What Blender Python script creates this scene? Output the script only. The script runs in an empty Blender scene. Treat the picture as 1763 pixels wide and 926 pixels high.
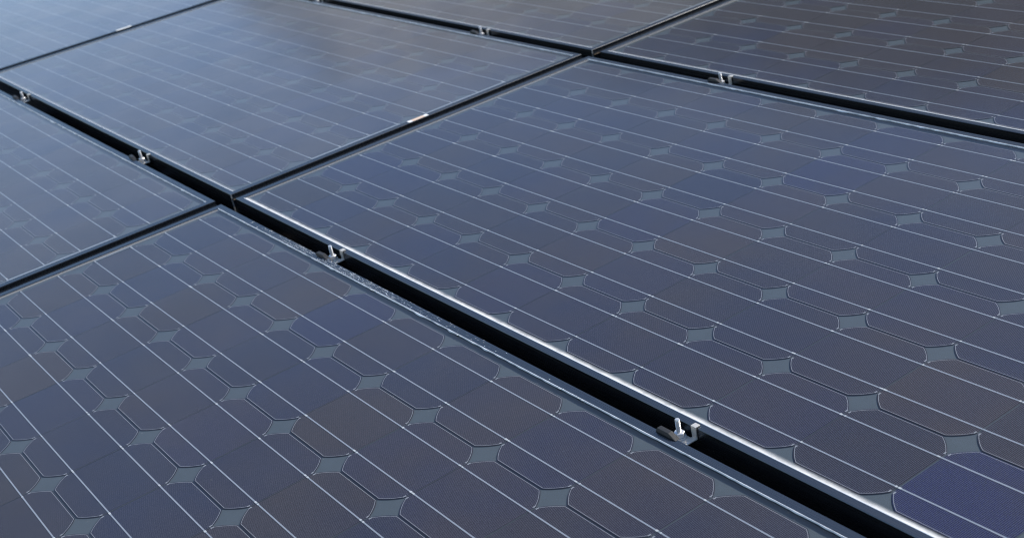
import bpy, bmesh, math, random
from mathutils import Vector, Matrix

# ------------------------------------------------------------------ camera
P = 0.127                                   # pitch of the cells in metres
TILT = math.radians(13.09323554564221)      # slope of the roof (rises along +Y)
ROT = Matrix.Rotation(TILT, 4, 'X')
LIFT = 3.0                                  # height of the roof above the ground


def W(u, v, n=0.0):
    """point on the array plane (metres along eaves, up the slope, along the normal)"""
    return ROT @ Vector((u, v, n)) + Vector((0, 0, LIFT))


scene = bpy.context.scene
cam_d = bpy.data.cameras.new('camera')
cam = bpy.data.objects.new('camera', cam_d)
scene.collection.objects.link(cam)
scene.camera = cam
Rc = [[0.57246766, 0.79861142, -0.18574331],
      [0.24607991, -0.38343773, -0.89017986],
      [-0.78212879, 0.46389149, -0.41602793]]
xr = ROT.to_3x3() @ Vector(Rc[0])
yd = ROT.to_3x3() @ Vector(Rc[1])
zf = ROT.to_3x3() @ Vector(Rc[2])
m = Matrix.Identity(4)
for i in range(3):
    m[i][0] = xr[i]; m[i][1] = -yd[i]; m[i][2] = -zf[i]
loc = W(16.93144527 * P, -6.1915606 * P, 6.26287586 * P)
m[0][3], m[1][3], m[2][3] = loc
cam.matrix_world = m
cam_d.sensor_width = 36
cam_d.lens = 47.7238
cam_d.clip_start = 0.02
cam_d.clip_end = 500
cam_d.dof.use_dof = True
cam_d.dof.focus_distance = 1.60
cam_d.dof.aperture_fstop = 9.0
cam_d.dof.aperture_blades = 7

# ------------------------------------------------------------------ light
SUN = Vector((0.13, 0.64, 0.76)).normalized()      # direction towards the sun
elev = math.asin(SUN.z)
azim = math.atan2(SUN.x, SUN.y)
world = bpy.data.worlds.new('World')
scene.world = world
world.use_nodes = True
wn = world.node_tree.nodes
wl = world.node_tree.links
bg = wn['Background']
sky = wn.new('ShaderNodeTexSky')
sky.sky_type = 'NISHITA'
sky.sun_disc = False
sky.sun_elevation = elev
sky.sun_rotation = azim
sky.air_density = 1.0
sky.dust_density = 0.8
sky.ozone_density = 4.0
wl.new(sky.outputs[0], bg.inputs[0])
bg.inputs[1].default_value = 0.15
sd = bpy.data.lights.new('sun', 'SUN')
sd.energy = 4.2
sd.angle = math.radians(0.53)
sd.color = (1.0, 0.95, 0.87)
sun = bpy.data.objects.new('sun', sd)
scene.collection.objects.link(sun)
sun.rotation_euler = SUN.to_track_quat('Z', 'Y').to_euler()
sun.location = (0, 0, 30)
scene.view_settings.view_transform = 'Standard'
scene.view_settings.look = 'None'
scene.view_settings.exposure = 0.33
scene.view_settings.gamma = 1.0
scene.cycles.max_bounces = 8
scene.cycles.pixel_filter_type = 'BLACKMAN_HARRIS'
scene.cycles.filter_width = 1.05
scene.cycles.transparent_max_bounces = 12
scene.cycles.sample_clamp_indirect = 4

C = scene.collection
rnd = random.Random(7)


# ------------------------------------------------------------------ node helpers
class NT:
    def __init__(s, name):
        s.mat = bpy.data.materials.new(name)
        s.mat.use_nodes = True
        s.t = s.mat.node_tree
        s.n = s.t.nodes
        s.l = s.t.links
        s.out = s.n['Material Output']
        s.b = s.n['Principled BSDF']

    def new(s, kind, **kw):
        x = s.n.new(kind)
        for k, v in kw.items():
            setattr(x, k, v)
        return x

    def put(s, a, sock):
        if isinstance(a, (int, float)):
            sock.default_value = a
        elif isinstance(a, tuple):
            sock.default_value = a
        else:
            s.l.new(a, sock)

    def m(s, op, a, b=0.0, c=0.0, clamp=False):
        x = s.new('ShaderNodeMath', operation=op)
        x.use_clamp = clamp
        s.put(a, x.inputs[0]); s.put(b, x.inputs[1]); s.put(c, x.inputs[2])
        return x.outputs[0]

    def ss(s, v, a, b, lo=0.0, hi=1.0):
        x = s.new('ShaderNodeMapRange', interpolation_type='SMOOTHSTEP')
        s.put(v, x.inputs[0]); s.put(a, x.inputs[1]); s.put(b, x.inputs[2])
        s.put(lo, x.inputs[3]); s.put(hi, x.inputs[4])
        return x.outputs[0]

    def mix(s, f, a, b):
        x = s.new('ShaderNodeMix', data_type='RGBA')
        s.put(f, x.inputs[0]); s.put(a, x.inputs[6]); s.put(b, x.inputs[7])
        return x.outputs[2]

    def coord(s, kind='Object'):
        x = s.new('ShaderNodeTexCoord')
        sp = s.new('ShaderNodeSeparateXYZ')
        s.l.new(x.outputs[kind], sp.inputs[0])
        return x.outputs[kind], sp.outputs[0], sp.outputs[1], sp.outputs[2]

    def noise(s, vec, scale, detail=3.0, rough=0.5):
        x = s.new('ShaderNodeTexNoise')
        s.put(vec, x.inputs['Vector'])
        x.inputs['Scale'].default_value = scale
        x.inputs['Detail'].default_value = detail
        x.inputs['Roughness'].default_value = rough
        return x.outputs[0]

    def attr(s, name):
        x = s.new('ShaderNodeAttribute', attribute_type='OBJECT')
        x.attribute_name = name
        return x.outputs['Fac']

    def bump(s, h, strength, dist):
        x = s.new('ShaderNodeBump')
        x.inputs['Strength'].default_value = strength
        x.inputs['Distance'].default_value = dist
        s.put(h, x.inputs['Height'])
        return x.outputs[0]


def C4(r, g, b):
    return (r, g, b, 1.0)


# solar cell: dark wafer, fine silver fingers, silver outline --------------
def mat_cell():
    t = NT('cell_silicon')
    o, x, y, z = t.coord()
    ax = t.m('ABSOLUTE', x); ay = t.m('ABSOLUTE', y)
    # distance from the printed outline (straight long sides and round corners)
    rr = t.m('SQRT', t.m('ADD', t.m('MULTIPLY', x, x), t.m('MULTIPLY', y, y)))
    d = t.m('MINIMUM', t.m('SUBTRACT', 0.0625, ay), t.m('SUBTRACT', 0.0750, rr))
    line = t.m('SUBTRACT', 1.0, t.ss(t.m('ABSOLUTE', t.m('SUBTRACT', d, 0.00125)), 0.00012, 0.00042))
    inside = t.ss(d, 0.0011, 0.0014)
    # fingers every 2.05 mm, running up the slope
    ph = t.m('ABSOLUTE', t.m('SUBTRACT', t.m('FRACT', t.m('MULTIPLY', x, 1 / 0.00205)), 0.5))
    fing = t.m('SUBTRACT', 1.0, t.ss(ph, 0.045, 0.085))
    fing = t.m('MULTIPLY', fing, inside)
    # pads at the ends of the round corners
    pad = t.m('MULTIPLY', t.m('LESS_THAN', t.m('ABSOLUTE', t.m('SUBTRACT', ax, 0.0608)), 0.0008),
              t.m('LESS_THAN', t.m('ABSOLUTE', t.m('SUBTRACT', ay, 0.0405)), 0.0020))
    tint = t.attr('tint'); blue = t.attr('blue'); shade = t.attr('shade')
    oi = t.new('ShaderNodeObjectInfo')
    va = t.new('ShaderNodeVectorMath', operation='ADD')
    t.l.new(o, va.inputs[0]); t.l.new(oi.outputs['Location'], va.inputs[1])
    nz = t.noise(va.outputs[0], 7.0, 3.0, 0.55)
    nb = t.noise(va.outputs[0], 13.0, 1.0, 0.5)
    gr = t.noise(va.outputs[0], 1300.0, 2.0, 0.7)
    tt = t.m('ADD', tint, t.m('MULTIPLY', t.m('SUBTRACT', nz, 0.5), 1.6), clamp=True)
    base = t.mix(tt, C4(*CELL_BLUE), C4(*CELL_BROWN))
    base = t.mix(t.m('MULTIPLY', blue, t.ss(nb, 0.20, 0.55, 0.35, 1.0)), base, C4(0.003, 0.0035, 0.042))
    k = t.m('MULTIPLY', shade, t.ss(gr, 0.28, 0.72, 0.15, 1.85))
    hs = t.new('ShaderNodeVectorMath', operation='SCALE')
    t.l.new(base, hs.inputs[0]); t.put(k, hs.inputs['Scale'])
    base = hs.outputs[0]
    metal = t.m('MAXIMUM', line, t.m('MAXIMUM', t.m('MULTIPLY', fing, FINGER), pad))
    col = t.mix(metal, base, C4(0.33, 0.33, 0.34))
    t.put(col, t.b.inputs['Base Color'])
    t.put(t.m('MULTIPLY', metal, 0.3), t.b.inputs['Metallic'])
    t.b.inputs['Roughness'].default_value = 0.42
    t.b.inputs['Specular IOR Level'].default_value = 0.25
    return t.mat


def mat_backsheet():
    t = NT('backsheet_grey')
    o, x, y, z = t.coord()
    n = t.noise(o, 60, 3)
    t.put(t.mix(n, C4(*[c * 0.92 for c in BACK]), C4(*[c * 1.08 for c in BACK])), t.b.inputs['Base Color'])
    t.b.inputs['Roughness'].default_value = 0.6
    t.b.inputs['Specular IOR Level'].default_value = 0.2
    return t.mat


def mat_ribbon(name, c, r):
    t = NT(name)
    o, x, y, z = t.coord()
    n = t.noise(o, 180, 2)
    t.put(t.mix(n, C4(*[q * 0.85 for q in c]), C4(*[min(1, q * 1.15) for q in c])), t.b.inputs['Base Color'])
    t.b.inputs['Metallic'].default_value = 0.35
    t.b.inputs['Roughness'].default_value = r
    return t.mat


def mat_glass():
    t = NT('dusty_glass')
    t.n.remove(t.b)
    o, x, y, z = t.coord()
    nA = t.noise(o, 7.0, 4.0, 0.55)
    nB = t.noise(o, 90.0, 5.0, 0.65)
    nS = t.noise(o, 420.0, 1.0, 0.5)
    # thin film of dust, thicker along the low edge and the left edge
    edge = t.attr('dust_low'); side = t.attr('dust_side')
    wob = t.m('MULTIPLY', t.m('SUBTRACT', nB, 0.5), 0.0022)
    yy = t.m('ADD', y, wob); xx = t.m('ADD', x, wob)
    low = t.m('MULTIPLY', t.m('POWER', t.ss(yy, -0.0100, -0.0005, 1.0, 0.0), 1.1), t.m('MULTIPLY', edge, t.ss(t.noise(o, 30.0, 4.0, 0.7), 0.3, 0.6, 0.62, 1.0)))
    low2 = t.m('MULTIPLY', t.ss(yy, -0.0100, -0.0080, 1.0, 0.0), t.m('MULTIPLY', edge, 0.3))
    lft = t.m('MULTIPLY', t.ss(xx, -0.009, 0.002, 1.0, 0.0), side)
    # Fresnel of a pane, the same from both of its faces
    ge = t.new('ShaderNodeNewGeometry')
    dt = t.new('ShaderNodeVectorMath', operation='DOT_PRODUCT')
    t.l.new(ge.outputs['Normal'], dt.inputs[0]); t.l.new(ge.outputs['Incoming'], dt.inputs[1])
    cs = t.m('SUBTRACT', 1.0, t.m('ABSOLUTE', dt.outputs['Value']), clamp=True)
    # optical thickness of the dust film grows with the slant of the view
    slant = t.m('MAXIMUM', t.m('SUBTRACT', 1.0, cs), 0.10)
    film = t.m('DIVIDE', t.m('MULTIPLY', t.m('ADD', nA, t.m('MULTIPLY', nB, 0.5)), t.m('MULTIPLY', t.attr('dust_film'), DUST)), t.m('POWER', slant, 1.3))
    speck = t.m('MULTIPLY', t.ss(nS, 0.755, 0.79), 0.24)
    dust = t.m('ADD', t.m('ADD', film, speck), t.m('MAXIMUM', t.m('ADD', low, low2), lft), clamp=True)
    fres = t.m('ADD', 0.022, t.m('MULTIPLY', 0.978, t.m('POWER', cs, FRES_POW)), clamp=True)
    tr = t.new('ShaderNodeBsdfTransparent'); tr.inputs[0].default_value = C4(0.94, 0.96, 0.96)
    gl = t.new('ShaderNodeBsdfAnisotropic'); gl.inputs['Roughness'].default_value = GLOSS
    gl.inputs['Color'].default_value = C4(1, 1, 1)
    hb = t.bump(t.noise(o, 5.0, 1.0, 0.5), 0.12, 0.004)
    t.l.new(hb, gl.inputs['Normal'])
    df = t.new('ShaderNodeBsdfDiffuse'); df.inputs[0].default_value = C4(0.87, 0.85, 0.80)
    m1 = t.new('ShaderNodeMixShader'); m2 = t.new('ShaderNodeMixShader')
    t.put(fres, m1.inputs[0]); t.l.new(tr.outputs[0], m1.inputs[1]); t.l.new(gl.outputs[0], m1.inputs[2])
    t.put(dust, m2.inputs[0]); t.l.new(m1.outputs[0], m2.inputs[1]); t.l.new(df.outputs[0], m2.inputs[2])
    t.l.new(m2.outputs[0], t.out.inputs[0])
    return t.mat


def mat_frame():
    t = NT('anodised_frame')
    o, x, y, z = t.coord()
    n = t.noise(o, 35, 4, 0.6)
    mp = t.new('ShaderNodeMapping'); mp.inputs['Scale'].default_value = (6, 900, 900)
    t.l.new(o, mp.inputs[0])
    br = t.noise(mp.outputs[0], 1.0, 3, 0.6)
    # frost-like crust on the top of one rail, in a patch of its own
    crust = t.attr('crust')
    px = t.m('MULTIPLY', t.ss(x, 0.13, 0.24), t.ss(x, 0.64, 0.48))
    px = t.m('MULTIPLY', px, t.ss(z, 0.0028, 0.0033))
    cn = t.noise(o, 420, 5, 0.75)
    cb = t.noise(o, 26, 2, 0.5)
    cr = t.m('MULTIPLY', t.m('MULTIPLY', crust, px), t.m('MULTIPLY', t.ss(cn, 0.52, 0.66), t.ss(cb, 0.35, 0.55)))
    base = t.mix(n, C4(*FRAME_A), C4(*FRAME_B))
    col = t.mix(cr, base, C4(0.30, 0.33, 0.36))
    t.put(col, t.b.inputs['Base Color'])
    t.b.inputs['IOR'].default_value = 2.05
    t.put(t.ss(br, 0.3, 0.7, 0.20, 0.34), t.b.inputs['Roughness'])
    t.put(t.bump(t.m('ADD', t.m('MULTIPLY', br, 0.12), cr), 0.5, 0.0006), t.b.inputs['Normal'])
    return t.mat


def mat_simple(name, a, b, rough, metal=0.0, scale=60.0, bump=0.0):
    t = NT(name)
    o, x, y, z = t.coord()
    n = t.noise(o, scale, 4, 0.6)
    t.put(t.mix(n, C4(*a), C4(*b)), t.b.inputs['Base Color'])
    t.b.inputs['Roughness'].default_value = rough
    t.b.inputs['Metallic'].default_value = metal
    if bump:
        t.put(t.bump(n, bump, 0.002), t.b.inputs['Normal'])
    return t.mat


CELL_BLUE = (0.0045, 0.0042, 0.026)
CELL_BROWN = (0.022, 0.0115, 0.0115)
FINGER = 0.56
BACK = (0.064, 0.079, 0.092)
DUST = 0.011
GLOSS = 0.12
FRES_POW = 5.2
FRAME_A = (0.005, 0.006, 0.008)
FRAME_B = (0.008, 0.010, 0.012)

M_cell = mat_cell()
M_back = mat_backsheet()
M_bus = mat_ribbon('tinned_copper_ribbon', (0.38, 0.40, 0.43), 0.38)
M_sold = mat_ribbon('solder', (0.72, 0.70, 0.67), 0.34)
M_glass = mat_glass()
M_frame = mat_frame()
M_bead = mat_simple('silver_lip_glint', (0.62, 0.64, 0.65), (0.90, 0.90, 0.89), 0.32, 0.15, 40.0)
M_clamp = mat_simple('cast_aluminium', (0.62, 0.57, 0.48), (0.80, 0.75, 0.66), 0.34, 0.4, 250.0, 0.3)
M_hook = mat_simple('shaded_aluminium', (0.022, 0.022, 0.022), (0.055, 0.053, 0.050), 0.5, 0.3, 200.0, 0.2)
M_hook2 = mat_simple('lit_corner_joint', (0.22, 0.22, 0.21), (0.50, 0.48, 0.45), 0.4, 0.4, 120.0, 0.2)
M_ledge = mat_simple('sunlit_ledge_brown', (0.16, 0.11, 0.07), (0.30, 0.22, 0.15), 0.5)
M_bolt = mat_simple('zinc_plated_steel', (0.72, 0.70, 0.67), (0.88, 0.86, 0.84), 0.28, 0.6, 300.0, 0.3)
M_stick = mat_simple('paper_sticker', (0.72, 0.52, 0.38), (0.78, 0.60, 0.46), 0.6)
M_stick2 = mat_simple('white_paper', (0.84, 0.84, 0.80), (0.90, 0.90, 0.86), 0.6)
M_rail = mat_simple('black_rail', (0.010, 0.010, 0.010), (0.018, 0.017, 0.016), 0.5)
M_roof = mat_simple('dark_shingle', (0.012, 0.011, 0.010), (0.035, 0.030, 0.026), 0.9, 0.0, 30.0, 0.4)
M_grit = mat_simple('pale_grit_and_glints', (0.60, 0.62, 0.62), (0.85, 0.85, 0.82), 0.7)


# ------------------------------------------------------------------ object helpers
def link(name, bm, mats, parent=None, smooth=False, bevel=0.0):
    me = bpy.data.meshes.new(name)
    bm.normal_update()
    bm.to_mesh(me)
    bm.free()
    for q in (mats if isinstance(mats, (list, tuple)) else [mats]):
        me.materials.append(q)
    if smooth:
        for p in me.polygons:
            p.use_smooth = True
    o = bpy.data.objects.new(name, me)
    C.objects.link(o)
    if parent:
        o.parent = parent
    if bevel:
        b = o.modifiers.new('bevel', 'BEVEL')
        b.width = bevel; b.segments = 2; b.limit_method = 'ANGLE'
    return o


def box(bm, x0, x1, y0, y1, z0, z1, mat=0):
    vs = [bm.verts.new((x, y, z)) for z in (z0, z1) for y in (y0, y1) for x in (x0, x1)]
    for f in ((0, 2, 3, 1), (4, 5, 7, 6), (0, 1, 5, 4), (2, 6, 7, 3), (0, 4, 6, 2), (1, 3, 7, 5)):
        bm.faces.new([vs[i] for i in f]).material_index = mat


def lathe(bm, prof, cx=0, cy=0, n=20, jit=None, mat=0):
    rings = []
    for k, (r, z) in enumerate(prof):
        rings.append([bm.verts.new((cx + r * math.cos(2 * math.pi * i / n), cy + r * math.sin(2 * math.pi * i / n), z))
                      for i in range(n)])
    for a, b in zip(rings, rings[1:]):
        for i in range(n):
            bm.faces.new((a[i], a[(i + 1) % n], b[(i + 1) % n], b[i])).material_index = mat
    bm.faces.new(list(reversed(rings[0]))).material_index = mat
    bm.faces.new(rings[-1]).material_index = mat


def extrude_x(bm, poly, x0, x1, mat=0):
    """closed polygon in (y, z) swept along x"""
    a = [bm.verts.new((x0, y, z)) for y, z in poly]
    b = [bm.verts.new((x1, y, z)) for y, z in poly]
    n = len(poly)
    for i in range(n):
        bm.faces.new((a[i], a[(i + 1) % n], b[(i + 1) % n], b[i])).material_index = mat
    bm.faces.new(list(reversed(a))).material_index = mat
    bm.faces.new(b).material_index = mat
    bmesh.ops.recalc_face_normals(bm, faces=bm.faces[:])


def thing(name, label, cat, mat, group=None):
    o = bpy.data.objects.new(name, None)
    o.empty_display_size = 0.05
    C.objects.link(o)
    o.matrix_world = mat
    o['label'] = label; o['category'] = cat
    if group:
        o['group'] = group
    return o


# ------------------------------------------------------------------ setting
def mat_hill():
    """unseen slope, pale straw to dark woodland, toned for the reflection it gives"""
    t = NT('hill_slope')
    o, x, y, z = t.coord()
    n = t.noise(o, 1.2, 4, 0.6)
    big = t.noise(o, 0.25, 2, 0.5)
    straw = t.mix(n, C4(0.34, 0.31, 0.26), C4(0.44, 0.40, 0.33))
    wood = t.mix(n, C4(0.050, 0.044, 0.026), C4(0.13, 0.105, 0.065))
    f = t.ss(t.m('ADD', y, t.m('MULTIPLY', big, 2.0)), 11.0, 19.0)
    t.put(t.mix(f, straw, wood), t.b.inputs['Base Color'])
    t.b.inputs['Roughness'].default_value = 0.9
    return t.mat


def setting():
    # roof plane below the array
    bm = bmesh.new()
    vs = [bm.verts.new(W(u, v, -0.115)) for u, v in ((-7, -2.6), (5, -2.6), (5, 3.4), (-7, 3.4))]
    bm.faces.new(vs)
    low = [bm.verts.new((v.co.x, v.co.y, v.co.z - 0.25)) for v in vs]
    for i in range(4):
        bm.faces.new((vs[(i + 1) % 4], vs[i], low[i], low[(i + 1) % 4]))
    bm.faces.new(list(reversed(low)))
    o = link('roof', bm, M_roof); o['kind'] = 'structure'
    bm = bmesh.new()
    vs = [bm.verts.new(q) for q in ((-200, -200, 0), (200, -200, 0), (200, 200, 0), (-200, 200, 0))]
    bm.faces.new(vs)
    o = link('ground', bm, mat_simple('dry_grass', (0.045, 0.05, 0.025), (0.09, 0.08, 0.05), 0.9, 0, 0.8)); o['kind'] = 'structure'
    # unseen slope added and shaped for the brown reflection in the far panels
    r = random.Random(3)
    bm = bmesh.new()
    na, nr = 150, 22
    grid = []
    cam_xy = Vector((loc.x, loc.y))
    def height(az):
        # elevation in degrees above the eye over azimuth (degrees, from +Y towards +X)
        pts = [(-76, 0), (-73, 4), (-71, 16), (-68, 20), (-60, 23), (-52, 27), (-45, 30), (-38, 32), (-30, 33), (-15, 28), (5, 17), (25, 7), (40, 0)]
        for (a, b), (c, d) in zip(pts, pts[1:]):
            if a <= az <= c:
                return b + (d - b) * (az - a) / (c - a)
        return 0
    for i in range(na + 1):
        az = -76 + 116 * i / na
        h0 = height(az)
        row = []
        for j in range(nr + 1):
            f = j / nr
            dist = 14 + 14 * f
            top = (LIFT + 28 * math.tan(math.radians(h0))) * f ** 0.8 if h0 > 0 else 0
            jit = (r.random() - 0.5) * (0.9 if 0 < j and h0 > 1 else 0)
            a = math.radians(az + (r.random() - 0.5) * 0.5)
            row.append(bm.verts.new((math.sin(a) * (dist + jit), math.cos(a) * (dist + jit), max(0, top + jit) - 0.02)))
        grid.append(row)
    for i in range(na):
        for j in range(nr):
            bm.faces.new((grid[i][j], grid[i + 1][j], grid[i + 1][j + 1], grid[i][j + 1]))
    o = link('mirrored_hills', bm, mat_hill())
    o['kind'] = 'structure'



# ------------------------------------------------------------------ the panel
ML, MR, MV = 0.0240, 0.0340, 0.0205     # margins from the cells to the outside of the frame
LU, LV = 12 * P, 6 * P
FW = 0.010
WN, WF, WL, WR = 0.0095, 0.0120, 0.0140, 0.0125   # widths of the rails' tops
ZT = 0.0036                           # frame top above the cells


def rail_bm(side):
    """one mitred rail of the frame; s = share of the rail's width in from the outside"""
    prof = [(0.0, -0.042), (0.0, ZT - 0.0007), (0.06, ZT), (0.94, ZT), (1.0, ZT - 0.0006), (1.0, -0.0036), (1.8, -0.0036), (1.8, -0.0055), (0.3, -0.0055), (0.3, -0.040),
            (2.0, -0.040), (2.0, -0.042)]
    if side == 'right':                      # a drip groove on the end rail
        prof = [(0.0, -0.042), (0.0, -0.0060), (-0.16, -0.0058), (-0.16, -0.0044), (0.0, -0.0042)] + prof[1:]
    bm = bmesh.new()
    A, B = [], []
    for s, z in prof:
        q = max(s, 0)
        x0, x1, y0, y1 = -ML + q * WL, LU + MR - q * WR, -MV + q * WN, LV + MV - q * WF
        if side == 'near':
            a, b = (x0, y0), (x1, y0)
        elif side == 'far':
            a, b = (x1, y1), (x0, y1)
        elif side == 'left':
            a, b = (x0, y1), (x0, y0)
        else:
            x1 = LU + MR - s * WR
            a, b = (x1, y0), (x1, y1)
        A.append(bm.verts.new((a[0], a[1], z))); B.append(bm.verts.new((b[0], b[1], z)))
    n = len(prof)
    for i in range(n):
        bm.faces.new((A[i], B[i], B[(i + 1) % n], A[(i + 1) % n]))
    bm.faces.new(A); bm.faces.new(B)
    bmesh.ops.recalc_face_normals(bm, faces=bm.faces[:])
    return bm


def lip_bm(side):
    """thin silver lip, paled to carry the sun on its edge, along the glass against the near and far rail, slightly uneven"""
    bm = bmesh.new()
    far = side == 'far'
    w0 = 0.0016 if far else 0.0022
    r = random.Random(17 if far else 18)
    n = 170
    rings = []
    x0, x1 = -ML + WL, LU + MR - WR
    for i in range(n + 1):
        k = r.uniform(0.55, 1.15) if far else r.uniform(0.92, 1.05)
        if far and r.random() < 0.06:
            k = r.choice((0.25, 1.7))
        w = w0 * k
        ring = []
        for s, z in ((0, ZT - 0.0002), (0.0001, ZT + 0.0002), (w * 0.6, ZT + 0.0002), (w * 0.8, ZT - 0.0005), (w, 0.0021), (0, 0.0021)):
            y = LV + MV - WF - s if far else -MV + WN + s
            ring.append(bm.verts.new((x0 + (x1 - x0) * i / n, y, z)))
        rings.append(ring)
    for p, q in zip(rings, rings[1:]):
        for i in range(6):
            bm.faces.new((p[i], q[i], q[(i + 1) % 6], p[(i + 1) % 6]))
    bm.faces.new(rings[0]); bm.faces.new(rings[-1])
    bmesh.ops.recalc_face_normals(bm, faces=bm.faces[:])
    return bm


def cell_mesh():
    bm = bmesh.new()
    h, R = 0.0625, 0.0750
    a0 = math.acos(h / R)
    pts = []
    for q in range(4):
        s, e = q * math.pi / 2 + a0, (q + 1) * math.pi / 2 - a0
        for k in range(9):
            a = s + (e - s) * k / 8
            pts.append((R * math.cos(a), R * math.sin(a)))
    top = [bm.verts.new((x, y, 0.0)) for x, y in pts]
    bot = [bm.verts.new((x, y, -0.0005)) for x, y in pts]
    bm.faces.new(top)
    n = len(pts)
    for i in range(n):
        bm.faces.new((top[(i + 1) % n], top[i], bot[i], bot[(i + 1) % n]))
    me = bpy.data.meshes.new('solar_cell')
    bm.to_mesh(me); bm.free()
    me.materials.append(M_cell)
    return me


def busbar_mesh(seed):
    r = random.Random(seed)
    bm = bmesh.new()
    w = 0.00085
    box(bm, -0.006, LU + 0.010, -w, w, 0.00015, 0.00040)
    for i in range(13):
        for dx in (r.uniform(-0.004, -0.0015), r.uniform(0.0015, 0.004)):
            l = r.uniform(0.0006, 0.0024); ww = w * r.uniform(1.0, 1.5)
            x = i * P + dx
            if r.random() < 0.72:
                box(bm, x - l, x + l, -ww, ww, 0.0002, 0.00060, 1)
    me = bpy.data.meshes.new('busbar')
    bm.to_mesh(me); bm.free()
    me.materials.append(M_bus); me.materials.append(M_sold)
    return me


CELL = cell_mesh()
BUS = [busbar_mesh(s) for s in range(4)]
BLUE = {(0, 11, 0): 0.85, (0, 10, 0): 0.0}


def build_panel(col, row, label, dust_low, dust_side, right_bus=True, left_bus=(), special=None):
    u0 = {0: 0.0, -1: -12.6647, -2: -25.33}[col] * P
    v0 = {-1: -6.5402, 0: 0.0, 1: 6.5613}[row] * P
    if col == -1 and row == 0:
        v0 += 0.02 * P
    t = thing('solar_panel', label, 'solar panel', Matrix.Translation(W(u0, v0)) @ ROT, 'solar panels of the roof array')
    for s in ('near', 'far', 'left', 'right'):
        o = link('frame_rail', rail_bm(s), M_frame, t)
        o['crust'] = 1.0 if (col, row, s) == (0, -1, 'far') else 0.0
    for s in ('near', 'far'):
        link('frame_lip', lip_bm(s), M_bead, t)
    bm = bmesh.new()       # added brown strip: the ledge's catch of sun put into its colour
    box(bm, LU + MR + 0.0001, LU + MR + 0.0032, -MV + 0.002, LV + MV - 0.002, -0.0072, -0.0062)
    link('sunlit_ledge_strip', bm, M_ledge, t)
    bm = bmesh.new()       # corner joint of the two rails, the lit streak put into its grey
    box(bm, LU + MR - 0.0016, LU + MR + 0.0004, -MV - 0.0004, -MV + 0.0015, -0.0410, ZT - 0.0006)
    link('corner_joint', bm, M_hook2, t)
    X0, X1, Y0, Y1 = -ML + WL - 0.002, LU + MR - WR + 0.002, -MV + WN - 0.002, LV + MV - WF + 0.002
    bm = bmesh.new()
    bm.faces.new([bm.verts.new(q) for q in ((X0, Y0, -0.0011), (X1, Y0, -0.0011), (X1, Y1, -0.0011), (X0, Y1, -0.0011))])
    link('backsheet', bm, M_back, t)
    bm = bmesh.new()
    bm.faces.new([bm.verts.new(q) for q in ((X0, Y0, 0.0022), (X1, Y0, 0.0022), (X1, Y1, 0.0022), (X0, Y1, 0.0022))])
    g = link('glass', bm, M_glass, t)
    g['dust_film'] = {(0, 0): 0.26, (0, 1): 0.10, (0, -1): 0.58}.get((col, row), 1.0)
    g['dust_low'] = dust_low; g['dust_side'] = dust_side
    for j in range(6):
        sj = rnd.uniform(-0.10, 0.10)
        for i in range(12):
            c = bpy.data.objects.new('solar_cell', CELL)
            C.objects.link(c)
            c.parent = t
            c.location = ((i + 0.5) * P + rnd.uniform(-0.0003, 0.0003), (j + 0.5) * P + rnd.uniform(-0.0002, 0.0002), 0)
            c['tint'] = min(1.2, max(-0.2, 0.5 + sj + rnd.gauss(0, 0.20) + (0.45 if row == 1 and j > 0 else 0.0)))  # far panels' cells browned, part of their brown reflection put into colour
            b = 0.0
            if rnd.random() < 0.10:
                b = rnd.uniform(0.12, 0.35)
            if special and (i, j) in special:
                b = special[(i, j)]
            c['blue'] = b
            c['shade'] = rnd.uniform(0.86, 1.14)
    for j in range(6):
        for f in (0.25, 0.75):
            o = bpy.data.objects.new('busbar', rnd.choice(BUS))
            C.objects.link(o)
            o.parent = t
            o.location = (0, (j + f) * P, 0)
    def ribbon(x, a, b, w):
        bm = bmesh.new()
        box(bm, x - w, x + w, a * P - 0.0015, b * P + 0.0015, 0.00045, 0.00075)
        link('end_ribbon', bm, M_bus, t)
    xr_ = LU + 0.0090
    if right_bus:
        ribbon(xr_, 1.25, 2.76, 0.0022)
        ribbon(xr_, 3.24, 4.75, 0.0022)
    for a, b in left_bus:
        ribbon(-0.0055, a, b, 0.0016)
    if row == 0 and col < 0:
        bm = bmesh.new()
        ym = 3.02 * P; hl = 0.175 * P
        pale = 1 if col == -2 else 0
        box(bm, LU + MR - WR + 0.0006, LU + MR - 0.0012, ym - hl + 0.008, ym + hl - 0.008, ZT + 0.0001, ZT + 0.0004, pale)
        box(bm, LU + MR - WR + 0.0006, LU + MR - 0.0012, ym - hl, ym - hl + 0.008, ZT + 0.0001, ZT + 0.0004, 1)
        box(bm, LU + MR - WR + 0.0006, LU + MR - 0.0012, ym + hl - 0.008, ym + hl, ZT + 0.0001, ZT + 0.0004, 1)
        o = link('sticker', bm, [M_stick, M_stick2], t)
        o['label'] = 'plain whitish sticker' if pale else 'small white sticker with a peach middle'
    return t


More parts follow.
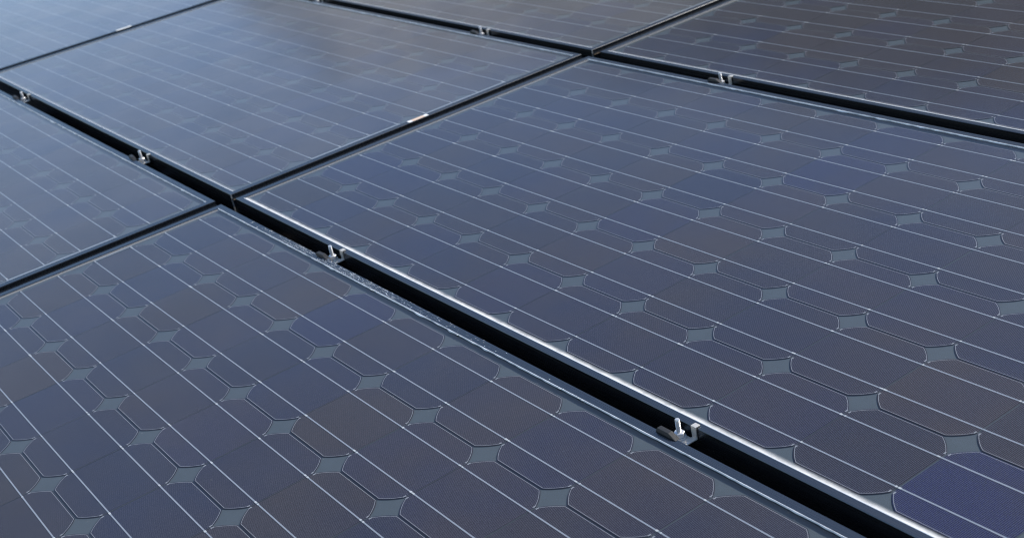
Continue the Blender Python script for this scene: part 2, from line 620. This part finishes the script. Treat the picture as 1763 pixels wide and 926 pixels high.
# ------------------------------------------------------------------ the clamp
def clamp_parts():
    t = {}
    g = 0.01385                      # half the gap
    zb = -0.0105
    th = 0.0017
    # bent strap: web between the frames, far leg with a short lip over the far frame
    bm = bmesh.new()
    zt = ZT + 0.0002
    poly = [(-g + 0.0008, zb), (g - 0.0006, zb), (g - 0.0006, zt), (g + 0.0050, zt), (g + 0.0050, zt + th),
            (g - 0.0006 - th, zt + th), (g - 0.0006 - th, zb + th), (-g + 0.0008, zb + th)]
    extrude_x(bm, poly, 0.0095, 0.0170)
    box(bm, -0.011, 0.0096, -g + 0.0008, g - 0.004, zb + 0.0001, zb + th - 0.0001)
    t['bracket'] = (bm, M_clamp, 0.0004)
    # near hook: a block painted dark for its unlit side, resting on the edge of the near frame
    bm = bmesh.new()
    y0, y1 = -g - 0.0042, -g + 0.0030
    z0, z1 = zt, ZT + 0.0050
    pts = [(-0.014, y0, z0), (0.018, y0, z0), (0.018, y1, z0), (-0.014, y1, z0), (-0.012, y0 + 0.001, z1), (0.006, y0 + 0.001, z1), (0.006, y1, z1), (-0.012, y1, z1)]
    vs = [bm.verts.new(p) for p in pts]
    for f in ((3, 2, 1, 0), (4, 5, 6, 7), (0, 1, 5, 4), (1, 2, 6, 5), (2, 3, 7, 6), (3, 0, 4, 7)):
        bm.faces.new([vs[i] for i in f])
    box(bm, -0.013, 0.0090, -g + 0.0009, y1 - 0.0004, zb + th, z0 + 0.001)
    t['hook'] = (bm, M_hook, 0.0005)
    # threaded bolt
    bm = bmesh.new()
    prof = [(0.0023, zb - 0.018), (0.0023, zb + th)]
    z = zb + th
    while z < 0.0125:
        prof += [(0.0028, z + 0.0002), (0.0028, z + 0.0005), (0.0023, z + 0.0008), (0.0023, z + 0.0010)]
        z += 0.0011
    prof += [(0.0029, z), (0.0024, z + 0.0012), (0.0010, z + 0.0015)]
    lathe(bm, prof, 0.0, 0.0025, 16)
    t['bolt'] = (bm, M_bolt, 0)
    bm = bmesh.new()
    n = 6
    lathe(bm, [(0.0058, zb + th + 0.0014), (0.0066, zb + th + 0.0019), (0.0066, zb + th + 0.0066), (0.0056, zb + th + 0.0072)], 0.0, 0.0025, 6)
    t['nut'] = (bm, M_bolt, 0.0003)
    bm = bmesh.new()
    lathe(bm, [(0.0075, zb + th + 0.0001), (0.0075, zb + th + 0.0013)], 0.0, 0.0025, 24)
    t['washer'] = (bm, M_bolt, 0)
    return t


def build_clamps():
    specs = CLAMPS
    proto = None
    for k, (u, v, ang, label) in enumerate(specs):
        M = Matrix.Translation(W(u * P, v * P)) @ ROT @ Matrix.Rotation(math.radians(ang), 4, 'Z')
        if proto is None:
            proto = thing('panel_clamp', label, 'clamp', M, 'clamps holding the panels together')
            for nm, (bm, mt, bv) in clamp_parts().items():
                o = link(nm, bm, mt, proto, bevel=bv)
        else:
            r = proto.copy(); C.objects.link(r); r.matrix_world = M; r['label'] = label
            for ch in list(proto.children):
                c = ch.copy(); C.objects.link(c); c.parent = r
                c.rotation_euler = (0, 0, 0)
                if ch.name.startswith('nut'):
                    c.delta_rotation_euler = (0, 0, 0)


VA = -0.27       # middle of the near long gap
VB = 6.2785      # middle of the far long gap
CLAMPS = [
    (9.08, VA, 0, 'nearest silver clamp, low in the wide black gap at the lower right'),
    (2.81, VA, 3, 'silver clamp in the wide gap beside the frosty crusted frame edge'),
    (-3.62, VA, -4, 'silver clamp in the gap left of the crossing beside the front left panels'),
    (-10.05, VA, 2, 'small clamp nearest the left edge of the photo'),
    (-9.92, VB, 0, 'tiny blurred clamp cut by the top edge of the photo'),
    (-3.50, VB, -2, 'small clamp in the far gap left of the far crossing'),
    (2.72, VB, 3, 'small clamp in the far gap right of the far crossing'),
]

setting()
build_panel(0, 0, 'large middle right panel with a bright dusty lower edge and one deep blue cell', 1.0, 0.22,
            special={(11, 0): 0.95, (10, 0): 0.0, (1, 0): 0.45, (5, 0): 0.30, (6, 4): 0.5, (0, 1): 0.35, (0, 2): 0.4, (1, 1): 0.3, (0, 3): 0.3})
build_panel(0, -1, 'front left panel filling the bottom left, with frosty crust along its far frame', 0.5, 0.22, left_bus=((4.25, 4.76),),
            special={(8, 5): 0.0})
build_panel(-1, 0, 'upper left panel between the two crossings with the peach and white sticker', 0.22, 0.25)
build_panel(-1, -1, 'panel at the left edge of the photo below the long clamp gap', 0.2, 0.2)
build_panel(0, 1, 'panel in the top right corner mirroring brown hillside', 0.45, 0.2)
build_panel(-1, 1, 'narrow sliver of panel at the top centre beyond the far gap', 0.22, 0.18)
build_panel(-2, 0, 'palest blue panel in the top left corner mirroring sky', 0.2, 0.2)
build_clamps()

# rails under the clamps, running up the slope
for k, (u, lab) in enumerate(((3.0, 'black mounting rail under the crusted frame clamp'), (9.13, 'black mounting rail under the nearest clamp'),
                              (-3.5, 'black mounting rail under the clamps left of the crossings'), (-9.85, 'black mounting rail under the farthest left clamps'))):
    t = None
    bm = bmesh.new()
    box(bm, -0.019, 0.019, -6.9 * P, 13.2 * P, -0.100, -0.0425)
    o = link('mounting_rail', bm, M_rail, None, bevel=0.002)
    o.matrix_world = Matrix.Translation(W(u * P, 0)) @ ROT
    o['label'] = lab; o['category'] = 'rail'; o['group'] = 'mounting rails under the panels'

# pale crumbs along the crusted edge of the front left panel
r = random.Random(11)
bm = bmesh.new()
def crumb(u, v, s, z):
    base = Vector((u, v, z))
    k = 6
    ring = []
    for i in range(k):
        a = 2 * math.pi * i / k
        q = s * r.uniform(0.6, 1.2)
        ring.append(bm.verts.new(base + Vector((q * 1.5 * math.cos(a), q * math.sin(a), 0))))
    top = bm.verts.new(base + Vector((0, 0, s * r.uniform(0.4, 0.9))))
    for i in range(k):
        bm.faces.new((ring[i], ring[(i + 1) % k], top))
vf = -0.5402 * P + MV      # outer edge of the far rail
for _ in range(420):
    u = max(0.9, min(7.5, r.gauss(3.5, 1.3))) * P
    crumb(u, vf - r.uniform(0.0005, 0.0105), r.uniform(0.0003, 0.0008), ZT + 0.00005)
for _ in range(170):  # crumbs along the lip that stand in for broken white glints
    u = r.choice((1.2, 2.0, 2.6, 3.4, 4.4, 5.3, 6.1, 7.6, 7.9, 8.8)) * P + r.gauss(0, 0.03)
    crumb(u, vf - WF - r.uniform(-0.0006, 0.0018), r.uniform(0.0004, 0.0013), ZT - 0.0004)
o = link('grit', bm, M_grit)
o.matrix_world = Matrix.Translation(W(0, 0)) @ ROT
o['kind'] = 'stuff'; o['label'] = 'pale frosty crumbs by the second clamp, and crumbs for white glints along the lip'; o['category'] = 'grit'
